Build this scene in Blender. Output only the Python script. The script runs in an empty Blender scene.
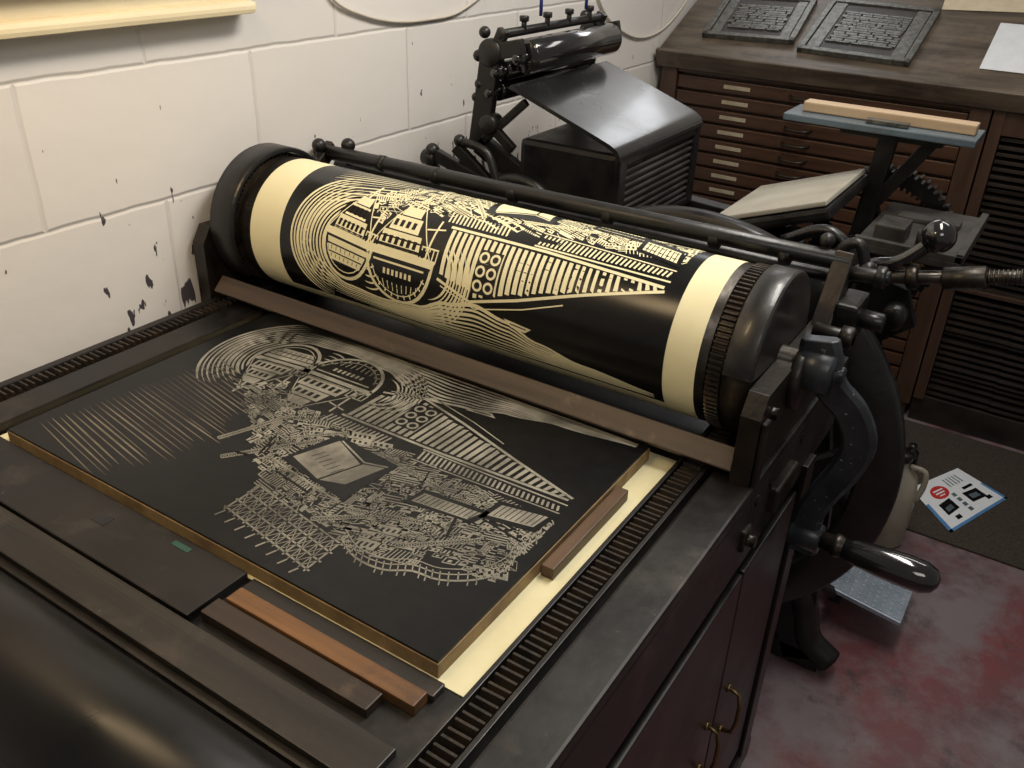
import bpy, bmesh, math, random
from mathutils import Vector, Matrix
random.seed(7)
H=0.9
scene=bpy.context.scene
COL=scene.collection

# ------------------------------------------------------------------ materials
def ramp2(nt,fac,c1,c2,p1=0.35,p2=0.65):
    r=nt.nodes.new('ShaderNodeValToRGB'); e=r.color_ramp.elements
    e[0].position=p1; e[0].color=(*c1,1); e[1].position=p2; e[1].color=(*c2,1)
    nt.links.new(fac,r.inputs[0]); return r.outputs[0]
def mat(name,c1,c2=None,rough=0.5,metal=0.0,scale=20,stretch=(1,1,1),bump=0.0,bscale=None,spec=0.5,r2=None,coat=0.0,p=(0.35,0.65),fleck=None,fleck2=None):
    m=bpy.data.materials.new(name); m.use_nodes=True; nt=m.node_tree
    b=nt.nodes['Principled BSDF']
    b.inputs['Roughness'].default_value=rough; b.inputs['Metallic'].default_value=metal
    b.inputs['Specular IOR Level'].default_value=spec
    b.inputs['Coat Weight'].default_value=coat; b.inputs['Coat Roughness'].default_value=0.10
    if c2 is None: c2=tuple(x*0.8 for x in c1)
    tc=nt.nodes.new('ShaderNodeTexCoord'); mp=nt.nodes.new('ShaderNodeMapping')
    mp.inputs['Scale'].default_value=stretch
    nt.links.new(tc.outputs['Object'],mp.inputs[0])
    n=nt.nodes.new('ShaderNodeTexNoise'); n.inputs['Scale'].default_value=scale; n.inputs['Detail'].default_value=6; n.inputs['Roughness'].default_value=0.6
    nt.links.new(mp.outputs[0],n.inputs['Vector'])
    col=ramp2(nt,n.outputs['Fac'],c1,c2,*p)
    for q,fk in enumerate((fleck,fleck2)):
        if not fk: continue
        fc_,fs_,ft_=fk[:3]; fw_=fk[3] if len(fk)>3 else .05
        n4=nt.nodes.new('ShaderNodeTexNoise'); n4.inputs['Scale'].default_value=fs_; n4.inputs['Detail'].default_value=7; n4.inputs['Roughness'].default_value=.7
        mo=nt.nodes.new('ShaderNodeMapping'); mo.inputs['Location'].default_value=(3.1*q,1.7*q,.4*q)
        nt.links.new(tc.outputs['Object'],mo.inputs[0]); nt.links.new(mo.outputs[0],n4.inputs['Vector'])
        mr=nt.nodes.new('ShaderNodeMapRange'); mr.inputs[1].default_value=ft_; mr.inputs[2].default_value=ft_+fw_
        nt.links.new(n4.outputs['Fac'],mr.inputs[0])
        mx=nt.nodes.new('ShaderNodeMix'); mx.data_type='RGBA'; nt.links.new(mr.outputs[0],mx.inputs['Factor']); nt.links.new(col,mx.inputs['A']); mx.inputs['B'].default_value=(*fc_,1)
        col=mx.outputs['Result']
    nt.links.new(col,b.inputs['Base Color'])
    if r2 is not None:
        mr=nt.nodes.new('ShaderNodeMapRange'); mr.inputs[1].default_value=.3; mr.inputs[2].default_value=.7
        mr.inputs[3].default_value=rough; mr.inputs[4].default_value=r2
        nt.links.new(n.outputs['Fac'],mr.inputs[0]); nt.links.new(mr.outputs[0],b.inputs['Roughness'])
    if bump>0:
        n2=nt.nodes.new('ShaderNodeTexNoise'); n2.inputs['Scale'].default_value=bscale or scale*4; n2.inputs['Detail'].default_value=4
        nt.links.new(mp.outputs[0],n2.inputs['Vector'])
        bp=nt.nodes.new('ShaderNodeBump'); bp.inputs['Strength'].default_value=bump; bp.inputs['Distance'].default_value=0.002
        nt.links.new(n2.outputs['Fac'],bp.inputs['Height']); nt.links.new(bp.outputs[0],b.inputs['Normal'])
    return m
IRON=mat('cast_iron_black',(.006,.006,.007),(.014,.013,.012),rough=.26,metal=.15,scale=14,bump=.25,bscale=60,r2=.46,fleck=((.045,.04,.035),40,.66,.1))
IRON_MATT=mat('cast_iron_dusty',(.022,.020,.019),(.06,.054,.05),rough=.4,metal=.3,scale=11,bump=.3,r2=.6)
CRANKM=mat('crank_worn_paint',(.015,.018,.022),(.034,.039,.047),rough=.28,metal=.1,scale=16,bump=.25,bscale=70,r2=.42,fleck=((.24,.24,.235),95,.64,.03))
GLOSS=mat('black_enamel',(.006,.006,.007),(.012,.011,.011),rough=.12,metal=.0,scale=9,coat=.8,bump=.05,bscale=25)
PLATEM=mat('dark_glossy_plate',(.008,.009,.010),(.016,.016,.016),rough=.17,metal=.0,scale=5,coat=.35,bump=.14,bscale=9,r2=.30)
HOODM=mat('hood_greasy_black',(.005,.005,.005),(.014,.011,.009),rough=.28,metal=.0,scale=12,coat=.15,bump=.3,bscale=40,r2=.48,fleck=((.045,.032,.022),20,.56,.15))
ROLLM=mat('glossy_black_roller',(.004,.004,.004),(.008,.007,.007),rough=.26,metal=.0,scale=6,bump=.1,bscale=25,r2=.42,spec=.40)
STEEL=mat('worn_steel',(.075,.066,.056),(.022,.019,.016),rough=.26,metal=.8,scale=25,bump=.15,r2=.48)
RACK=mat('oily_rack_steel',(.050,.036,.024),(.009,.007,.006),rough=.28,metal=.4,scale=40,r2=.6,bump=.4,bscale=120)
BEDM=mat('bed_iron_stained',(.006,.005,.005),(.024,.020,.016),rough=.32,metal=.2,scale=7,bump=.25,r2=.56,p=(.40,.78),fleck=((.055,.045,.034),10,.55,.25),fleck2=((.11,.09,.07),70,.67,.06))
BROWNIRON=mat('greasy_brown_iron',(.009,.007,.006),(.024,.017,.012),rough=.38,metal=.3,scale=18,bump=.35,fleck=((.07,.045,.03),30,.60,.15))
PLANK=mat('worn_brown_wood',(.030,.019,.012),(.074,.048,.031),rough=.48,scale=7,stretch=(.3,6,6),bump=.25,bscale=30,fleck=((.15,.11,.075),18,.60,.18))
BLACKWOOD=mat('blackened_wood',(.006,.005,.004),(.022,.017,.012),rough=.42,scale=7,stretch=(.3,6,6),bump=.3,bscale=30,fleck=((.055,.040,.028),11,.54,.25),fleck2=((.12,.10,.07),60,.68,.05))
ORANGE=mat('ochre_wood',(.20,.090,.028),(.10,.045,.016),rough=.5,scale=8,stretch=(.4,6,6),bump=.15,fleck=((.05,.025,.012),12,.52,.25))
BRWOOD=mat('brown_wood_furniture',(.036,.020,.011),(.016,.010,.007),rough=.45,scale=8,stretch=(.4,6,6),bump=.15,fleck=((.08,.05,.03),18,.6,.15))
TANWOOD=mat('tan_wood_furniture',(.12,.065,.03),(.06,.034,.017),rough=.5,scale=8,stretch=(5,.6,5),bump=.15)
MDF=mat('block_edge_board',(.30,.20,.09),(.17,.105,.048),rough=.6,scale=30)
LINO=mat('inked_linoleum',(.003,.003,.0035),(.006,.006,.006),rough=.34,scale=40,spec=.26)
CARVE=mat('carved_lino_grey_tan',(.30,.28,.225),(.095,.088,.070),rough=.42,scale=15)
CARVED=mat('carved_lino_dim',(.17,.14,.095),(.045,.036,.026),rough=.6,scale=9)
PAPER=mat('cream_paper',(.84,.78,.50),(.79,.72,.45),rough=.5,scale=8)
INK=mat('printed_black_ink',(.004,.004,.004),(.007,.007,.007),rough=.26,scale=30,spec=.4)
PACK=mat('yellow_packing_paper',(.80,.74,.47),(.72,.65,.39),rough=.6,scale=10)
BRASS=mat('dull_brass',(.26,.18,.08),(.12,.085,.04),rough=.4,metal=.9,scale=30)
WOODCAB=mat('cabinet_oak_dark',(.036,.017,.010),(.066,.032,.018),rough=.34,scale=4,stretch=(1,8,8),bump=.15,fleck=((.10,.055,.032),7,.58,.2))
WOODPOST=mat('cabinet_post_wood',(.038,.020,.012),(.064,.034,.021),rough=.40,scale=4,stretch=(8,8,1),bump=.15)
COUNTER=mat('worktop_wood_worn',(.11,.082,.058),(.040,.030,.021),rough=.42,scale=4,stretch=(1,7,7),bump=.2,fleck=((.16,.13,.10),6,.5,.3))
DARKCASE=mat('dark_type_case',(.008,.006,.005),(.026,.018,.013),rough=.42,scale=12)
CARD=mat('label_card',(.36,.31,.22),(.22,.18,.12),rough=.7)
BUFF=mat('buff_paper',(.55,.48,.34),(.48,.41,.28),rough=.7)
GREYPL=mat('grey_cutting_board',(.40,.38,.32),(.30,.28,.23),rough=.5,scale=6)
BLUEGREY=mat('blue_grey_painted_board',(.10,.135,.16),(.06,.08,.095),rough=.3,scale=8)
LTWOOD=mat('pale_beech_wood',(.46,.34,.22),(.36,.25,.15),rough=.5,scale=6,stretch=(.5,6,6))
LEAD=mat('type_metal',(.17,.17,.155),(.07,.07,.063),rough=.4,metal=.6,scale=60)
GALV=mat('galvanised_plate',(.42,.48,.56),(.3,.36,.43),rough=.35,metal=.5,scale=30)
MATRUG=mat('brown_floor_mat',(.045,.034,.024),(.020,.015,.011),rough=.95,scale=120,bump=.8,bscale=300)
WHITE=mat('white_sheet',(.66,.69,.72),(.60,.63,.67),rough=.5)
BLUE=mat('blue_print',(.08,.22,.45),(.06,.18,.38),rough=.4)
RED=mat('red_print',(.50,.03,.03),(.42,.03,.03),rough=.4)
BLUECORD=mat('blue_cord',(.02,.03,.22),(.01,.02,.14),rough=.6)
CABLE=mat('white_cable',(.55,.50,.42),(.48,.43,.36),rough=.5)
SILL=mat('cream_painted_timber',(.78,.69,.47),(.70,.60,.40),rough=.5,scale=5,stretch=(6,1,6))
SILLW=mat('varnished_timber',(.36,.19,.07),(.26,.13,.05),rough=.4,scale=5,stretch=(6,1,6))
CABBODY=mat('stand_dark_paint',(.006,.0048,.0048),(.013,.010,.009),rough=.30,scale=5,bump=.15,r2=.45,fleck=((.03,.024,.02),14,.6,.2))
GREEN=mat('green_label',(.02,.08,.05),(.015,.06,.04),rough=.5)
def plastic():
    m=mat('cloudy_plastic',(.50,.46,.38),(.38,.34,.27),rough=.3,scale=8)
    b=m.node_tree.nodes['Principled BSDF']; b.inputs['Transmission Weight'].default_value=.35; b.inputs['IOR'].default_value=1.3
    return m
PLASTIC=plastic()

def wall_mat():
    m=bpy.data.materials.new('painted_blockwork'); m.use_nodes=True; nt=m.node_tree; b=nt.nodes['Principled BSDF']
    def math_(op,a,b_=None,c=None):
        q=nt.nodes.new('ShaderNodeMath'); q.operation=op
        for i,v in enumerate((a,b_,c)):
            if v is None: continue
            if isinstance(v,(int,float)): q.inputs[i].default_value=v
            else: nt.links.new(v,q.inputs[i])
        return q.outputs[0]
    geo=nt.nodes.new('ShaderNodeNewGeometry'); sp=nt.nodes.new('ShaderNodeSeparateXYZ'); nt.links.new(geo.outputs['Position'],sp.inputs[0])
    zz=math_('SUBTRACT',sp.outputs['Z'],.15); yy=math_('ADD',math_('ADD',sp.outputs['Y'],sp.outputs['X']),.2)
    cb=nt.nodes.new('ShaderNodeCombineXYZ'); nt.links.new(yy,cb.inputs[0]); nt.links.new(zz,cb.inputs[1])
    nz=nt.nodes.new('ShaderNodeTexNoise'); nz.inputs['Scale'].default_value=14; nt.links.new(geo.outputs['Position'],nz.inputs['Vector'])
    vm=nt.nodes.new('ShaderNodeVectorMath'); vm.operation='MULTIPLY_ADD'; vm.inputs[1].default_value=(.006,.006,0); nt.links.new(nz.outputs['Color'],vm.inputs[0]); nt.links.new(cb.outputs[0],vm.inputs[2])
    br=nt.nodes.new('ShaderNodeTexBrick'); br.inputs['Scale'].default_value=1; br.inputs['Brick Width'].default_value=.47; br.inputs['Row Height'].default_value=.235
    br.inputs['Mortar Size'].default_value=.006; br.inputs['Mortar Smooth'].default_value=1.0
    br.inputs['Color1'].default_value=(.71,.68,.645,1); br.inputs['Color2'].default_value=(.675,.645,.61,1); br.inputs['Mortar'].default_value=(.65,.62,.58,1)
    nt.links.new(vm.outputs[0],br.inputs['Vector'])
    def spots(scale,zs,loc,th,zlo,zhi,zpen,ylo,yhi,ya,yb):
        mp=nt.nodes.new('ShaderNodeMapping'); mp.inputs['Scale'].default_value=(1,1,zs); mp.inputs['Location'].default_value=(0,loc,.0); nt.links.new(geo.outputs['Position'],mp.inputs[0])
        n=nt.nodes.new('ShaderNodeTexNoise'); n.inputs['Scale'].default_value=scale; n.inputs['Detail'].default_value=3; nt.links.new(mp.outputs[0],n.inputs['Vector'])
        mr=nt.nodes.new('ShaderNodeMapRange'); mr.inputs[1].default_value=zlo; mr.inputs[2].default_value=zhi; mr.inputs[3].default_value=.0; mr.inputs[4].default_value=zpen
        nt.links.new(sp.outputs['Z'],mr.inputs[0])
        my=nt.nodes.new('ShaderNodeMapRange'); my.inputs[1].default_value=ylo; my.inputs[2].default_value=yhi; my.inputs[3].default_value=ya; my.inputs[4].default_value=yb
        nt.links.new(sp.outputs['Y'],my.inputs[0])
        f=math_('ADD',math_('ADD',n.outputs['Fac'],mr.outputs[0]),my.outputs[0])
        ms=nt.nodes.new('ShaderNodeMapRange'); ms.inputs[1].default_value=th; ms.inputs[2].default_value=th+.014; nt.links.new(f,ms.inputs[0])
        return ms.outputs[0]
    s1=spots(48,.42,.61,.660,.92,1.22,-.12,.05,.45,-.03,.03)
    s2=spots(30,.20,1.9,.655,.90,1.12,-.16,.10,.42,-.05,.02)
    mk=math_('MAXIMUM',s1,s2)
    mx=nt.nodes.new('ShaderNodeMix'); mx.data_type='RGBA'; nt.links.new(mk,mx.inputs['Factor'])
    nt.links.new(br.outputs['Color'],mx.inputs['A']); mx.inputs['B'].default_value=(.07,.06,.07,1)
    nt.links.new(mx.outputs['Result'],b.inputs['Base Color'])
    b.inputs['Roughness'].default_value=.34; b.inputs['Specular IOR Level'].default_value=.4
    n3=nt.nodes.new('ShaderNodeTexNoise'); n3.inputs['Scale'].default_value=22; n3.inputs['Detail'].default_value=3; nt.links.new(geo.outputs['Position'],n3.inputs['Vector'])
    mm=math_('MULTIPLY_ADD',br.outputs['Fac'],-1.3,math_('MULTIPLY',n3.outputs['Fac'],.7))
    bp=nt.nodes.new('ShaderNodeBump'); bp.inputs['Strength'].default_value=.42; bp.inputs['Distance'].default_value=.004
    nt.links.new(mm,bp.inputs['Height']); nt.links.new(bp.outputs[0],b.inputs['Normal'])
    return m
WALL=wall_mat()
FLOOR=mat('faded_red_painted_concrete',(.165,.050,.054),(.090,.048,.054),rough=.32,scale=3.0,bump=.2,bscale=40,r2=.5,p=(.38,.62),fleck=((.160,.130,.138),3.4,.45,.16),fleck2=((.045,.032,.036),5.5,.55,.12))

# ------------------------------------------------------------------ mesh builder
class M:
    def __init__(s): s.v=[]; s.f=[]; s.mi=[]; s.sm=[]; s.cur=0
    def mt(s,i): s.cur=i; return s
    def add(s,vs,fs,smooth=False):
        o=len(s.v); s.v+= [tuple(v) for v in vs]
        for f in fs: s.f.append([o+i for i in f]); s.mi.append(s.cur); s.sm.append(smooth)
        return s
    def box(s,x0,x1,y0,y1,z0,z1,xf=None):
        vs=[Vector((x,y,z)) for x in (x0,x1) for y in (y0,y1) for z in (z0,z1)]
        if xf: vs=[xf@v for v in vs]
        return s.add(vs,[(0,1,3,2),(4,6,7,5),(0,4,5,1),(2,3,7,6),(0,2,6,4),(1,5,7,3)])
    def bbox(s,x0,x1,y0,y1,z0,z1,b=.004,xf=None):
        bm=bmesh.new(); bmesh.ops.create_cube(bm,size=1)
        for v in bm.verts: v.co=Vector((x0+(v.co.x+.5)*(x1-x0),y0+(v.co.y+.5)*(y1-y0),z0+(v.co.z+.5)*(z1-z0)))
        b=min(b,.45*min(x1-x0,y1-y0,z1-z0))
        bmesh.ops.bevel(bm,geom=bm.edges[:],offset=b,segments=2,affect='EDGES',profile=.6)
        vs=[(xf@v.co if xf else v.co.copy()) for v in bm.verts]; bm.verts.index_update()
        fs=[[v.index for v in f.verts] for f in bm.faces]; bm.free()
        return s.add(vs,fs)
    def beam(s,p0,p1,w,h,up=(0,0,1),b=.003):
        p0=Vector(p0);p1=Vector(p1);d=(p1-p0);L=d.length;d.normalize();u=Vector(up)
        sx=d.cross(u)
        if sx.length<1e-4: sx=d.cross(Vector((0,1,0)))
        sx.normalize(); u=sx.cross(d)
        m=Matrix((( d.x,sx.x,u.x,p0.x),(d.y,sx.y,u.y,p0.y),(d.z,sx.z,u.z,p0.z),(0,0,0,1)))
        return s.bbox(0,L,-w/2,w/2,-h/2,h/2,b,m)
    def lathe(s,p0,axis,prof,seg=32,a0=0,a1=2*math.pi,ref=None):
        p0=Vector(p0);ax=Vector(axis).normalized()
        r=Vector(ref) if ref else (Vector((0,0,1)) if abs(ax.z)<.9 else Vector((1,0,0)))
        e1=(r-ax*r.dot(ax)).normalized(); e2=ax.cross(e1)
        full=abs(a1-a0-2*math.pi)<1e-6; n=seg if full else seg+1
        vs=[];
        for t,rr in prof:
            for i in range(n):
                a=a0+(a1-a0)*i/seg
                vs.append(p0+ax*t+(e1*math.cos(a)+e2*math.sin(a))*rr)
        fs=[]
        for k in range(len(prof)-1):
            for i in range(seg):
                j=(i+1)%n
                fs.append((k*n+i,k*n+j,(k+1)*n+j,(k+1)*n+i))
        s.add(vs,fs,True); return s
    def cyl(s,p0,p1,r,r1=None,seg=24,cap=.12):
        p0=Vector(p0);p1=Vector(p1);d=p1-p0;L=d.length
        if r1 is None: r1=r
        c=min(cap*min(r,r1),L*.2)
        return s.lathe(p0,d,[(0,1e-5),(0,r-c),(c,r),(L-c,r1),(L,r1-c),(L,1e-5)],seg)
    def tube(s,pts,r,seg=12):
        pts=[Vector(p) for p in pts]; n=len(pts); rs=r if isinstance(r,(list,tuple)) else [r]*n
        rings=[]; prev=None
        for i,p in enumerate(pts):
            t=(pts[min(i+1,n-1)]-pts[max(i-1,0)]).normalized()
            if prev is None:
                u=Vector((1,0,0)) if abs(t.x)<.9 else Vector((0,0,1))
            else: u=prev
            e1=(u-t*u.dot(t)).normalized(); prev=e1; e2=t.cross(e1); rg=[]
            for k in range(seg):
                a=2*math.pi*k/seg
                rg.append(p+(e1*math.cos(a)+e2*math.sin(a))*rs[i])
            rings.append(rg)
        vs=[v for rr in rings for v in rr]; fs=[]
        for i in range(n-1):
            for k in range(seg):
                j=(k+1)%seg; fs.append((i*seg+k,i*seg+j,(i+1)*seg+j,(i+1)*seg+k))
        fs.append(tuple(range(seg-1,-1,-1))); fs.append(tuple((n-1)*seg+k for k in range(seg)))
        return s.add(vs,fs,True)
    def flatbar(s,pts,ws,th,ax=(0,1,0),ch=.3,sm=False):
        pts=[Vector(p) for p in pts]; n=len(pts); A=Vector(ax); vs=[];fs=[]
        for i,p in enumerate(pts):
            t=(pts[min(i+1,n-1)]-pts[max(i-1,0)]); t=(t-A*t.dot(A)).normalized(); w=t.cross(A)
            a=ws[i]/2; h=th/2; c=th*ch
            for (x,y) in ((a,-h+c),(a,h-c),(a-c,h),(-a+c,h),(-a,h-c),(-a,-h+c),(-a+c,-h),(a-c,-h)):
                vs.append(p+w*x+A*y)
        for i in range(n-1):
            for k in range(8):
                j=(k+1)%8; fs.append((i*8+k,i*8+j,(i+1)*8+j,(i+1)*8+k))
        fs.append(tuple(range(7,-1,-1))); fs.append(tuple((n-1)*8+k for k in range(8)))
        return s.add(vs,fs,sm)
    def sph(s,c,r,seg=20,sc=(1,1,1)):
        vs=[];fs=[];n=seg;m=seg//2
        for i in range(m+1):
            th=math.pi*i/m
            for k in range(n):
                a=2*math.pi*k/n; vs.append((c[0]+r*sc[0]*math.sin(th)*math.cos(a),c[1]+r*sc[1]*math.sin(th)*math.sin(a),c[2]+r*sc[2]*math.cos(th)))
        for i in range(m):
            for k in range(n):
                j=(k+1)%n; fs.append((i*n+k,(i+1)*n+k,(i+1)*n+j,i*n+j))
        return s.add(vs,fs,True)
    def prism(s,poly,ax,a0,a1,smooth=False):
        def P(p,a):
            if ax=='x': return (a,p[0],p[1])
            if ax=='y': return (p[0],a,p[1])
            return (p[0],p[1],a)
        n=len(poly); vs=[P(p,a0) for p in poly]+[P(p,a1) for p in poly]
        s.add(vs,[tuple(range(n-1,-1,-1)),tuple(range(n,2*n))])
        s.add(vs,[(i,(i+1)%n,n+(i+1)%n,n+i) for i in range(n)],smooth)
        return s
    def gear(s,c,ax,r,w,n,tooth=.006,inner=.01):
        ax=Vector(ax); r0=Vector((0,0,1)); e1=(r0-ax*r0.dot(ax)).normalized(); e2=ax.cross(e1); c=Vector(c)
        ring=[]
        for i in range(n):
            for fr,rr in ((0,r-tooth),(.2,r),(.5,r),(.7,r-tooth)):
                a=2*math.pi*(i+fr)/n; ring.append((rr*math.cos(a),rr*math.sin(a)))
        N=len(ring)
        A=[c+e1*x+e2*y for x,y in ring]; B=[v+ax*w for v in A]
        k=inner/r
        A2=[c+(e1*x+e2*y)*k for x,y in ring]; B2=[v+ax*w for v in A2]
        fs=[]
        for i in range(N):
            j=(i+1)%N
            fs+= [(i,j,N+j,N+i),(2*N+i,2*N+j,j,i),(N+i,N+j,3*N+j,3*N+i)]
        return s.add(A+B+A2+B2,fs)
    def make(s,name,mats,parent=None,org=None,bevel=0,z=H):
        if not isinstance(mats,(list,tuple)): mats=[mats]
        vs=[Vector((v[0],v[1],v[2]+z)) for v in s.v]
        if parent is not None: o=Vector(ORG[parent.name])
        elif org is not None: o=Vector(org)
        else:
            xs=[v.x for v in vs];ys=[v.y for v in vs];zs=[v.z for v in vs]
            o=Vector(((min(xs)+max(xs))/2,(min(ys)+max(ys))/2,min(zs)))
        me=bpy.data.meshes.new(name); me.from_pydata([v-o for v in vs],[],s.f)
        for m in mats: me.materials.append(m)
        me.polygons.foreach_set('material_index',s.mi); me.polygons.foreach_set('use_smooth',s.sm); me.update()
        bm=bmesh.new(); bm.from_mesh(me); bmesh.ops.recalc_face_normals(bm,faces=bm.faces[:]); bm.to_mesh(me); bm.free()
        ob=bpy.data.objects.new(name,me); COL.objects.link(ob)
        if parent is not None: ob.parent=parent; ob.location=(0,0,0)
        else: ob.location=o
        ORG[ob.name]=tuple(o)
        if bevel>0:
            md=ob.modifiers.new('bev','BEVEL'); md.width=bevel; md.segments=2; md.limit_method='ANGLE'; md.angle_limit=.8
        return ob
ORG={}
def root(name,loc,label,cat):
    e=bpy.data.objects.new(name,None); e.empty_display_size=.1; e.location=loc; COL.objects.link(e)
    ORG[e.name]=tuple(loc); e['label']=label; e['category']=cat; return e
def tag(ob,label,cat,group=None):
    ob['label']=label; ob['category']=cat
    if group: ob['group']=group
    return ob
def struct(ob): ob['kind']='structure'; return ob
def smooth(pts,n=6):
    P=[Vector(p) for p in pts]; P=[P[0]*2-P[1]]+P+[P[-1]*2-P[-2]]; o=[]
    for i in range(1,len(P)-2):
        for k in range(n):
            t=k/n; a,b_,c_,d=P[i-1],P[i],P[i+1],P[i+2]
            o.append(.5*((2*b_)+(-a+c_)*t+(2*a-5*b_+4*c_-d)*t*t+(-a+3*b_-3*c_+d)*t**3))
    o.append(P[-2]); return o

# ------------------------------------------------------------------ room
struct(M().box(-.35,-.2,-2.0,3.6,-.9,1.7).make('wall_left',WALL))
struct(M().box(-.2,3.4,3.45,3.6,-.9,1.7).make('wall_back',WALL))
struct(M().box(-.35,3.4,-2.0,3.6,-1.0,-.9).make('floor',FLOOR))
struct(M().bbox(-.2,-.155,-.9,.69,.490,.512,.008).bbox(-.2,-.172,-.9,.68,.51,.57,.004).mt(1).bbox(-.2,-.13,-.9,.72,.568,.60,.004).make('trim_1',[SILL,SILLW]))

# ------------------------------------------------------------------ artwork (shared by block and print)
W,L=.776,.509
class Art:
    def __init__(s,mapf): s.m=M(); s.map=mapf
    def quad(s,a,b,c,d,col=1,lay=1,step=.012):
        a,b,c,d=[Vector(p) for p in (a,b,c,d)]
        nu=max(1,int(max((b-a).length,(c-d).length)/step)); nv=max(1,int(max((d-a).length,(c-b).length)/step))
        vs=[];fs=[]
        for j in range(nv+1):
            for i in range(nu+1):
                p=(a.lerp(b,i/nu)).lerp(d.lerp(c,i/nu),j/nv); vs.append(s.map(min(max(p.x,.004),W-.004),min(max(p.y,.004),L-.004),lay))
        for j in range(nv):
            for i in range(nu):
                k=j*(nu+1)+i; fs.append((k,k+1,k+nu+2,k+nu+1))
        s.m.mt(col).add(vs,fs)
    def line(s,pts,w,col=1,lay=1,step=.012,taper=False,ph=None):
        P=[Vector(p) for p in pts]; Q=[P[0]]
        for a,b in zip(P,P[1:]):
            n=max(1,int((b-a).length/step))
            Q+=[a.lerp(b,(i+1)/n) for i in range(n)]
        n=len(Q); vs=[]
        for i,p in enumerate(Q):
            t=(Q[min(i+1,n-1)]-Q[max(i-1,0)])
            if t.length<1e-7: t=Vector((1,0))
            t.normalize(); nn=Vector((-t.y,t.x)); ww=w/2*((1-abs(2*i/(n-1)-1)**3*.85) if taper else 1)
            if ph is not None: ww*=1+.22*math.sin(i*.25+ph)
            for sg in (1,-1):
                q=p+nn*ww*sg; vs.append(s.map(min(max(q.x,.004),W-.004),min(max(q.y,.004),L-.004),lay))
        fs=[(2*i,2*i+1,2*i+3,2*i+2) for i in range(n-1)]
        s.m.mt(col).add(vs,fs)
def arc(cx,cy,rx,ry,a0,a1,n=18,rotd=0):
    o=[];c,sn=math.cos(rotd),math.sin(rotd)
    for i in range(n+1):
        a=math.radians(a0+(a1-a0)*i/n); x=rx*math.cos(a);y=ry*math.sin(a)
        o.append((cx+x*c-y*sn,cy+x*sn+y*c))
    return o
def interp(tab,x):
    for (a,b),(c,d) in zip(tab,tab[1:]):
        if x<=c:
            t=max(0,(x-a)/(c-a)); t=t*t*(3-2*t); return b+(d-b)*t
    return tab[-1][1]
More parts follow.
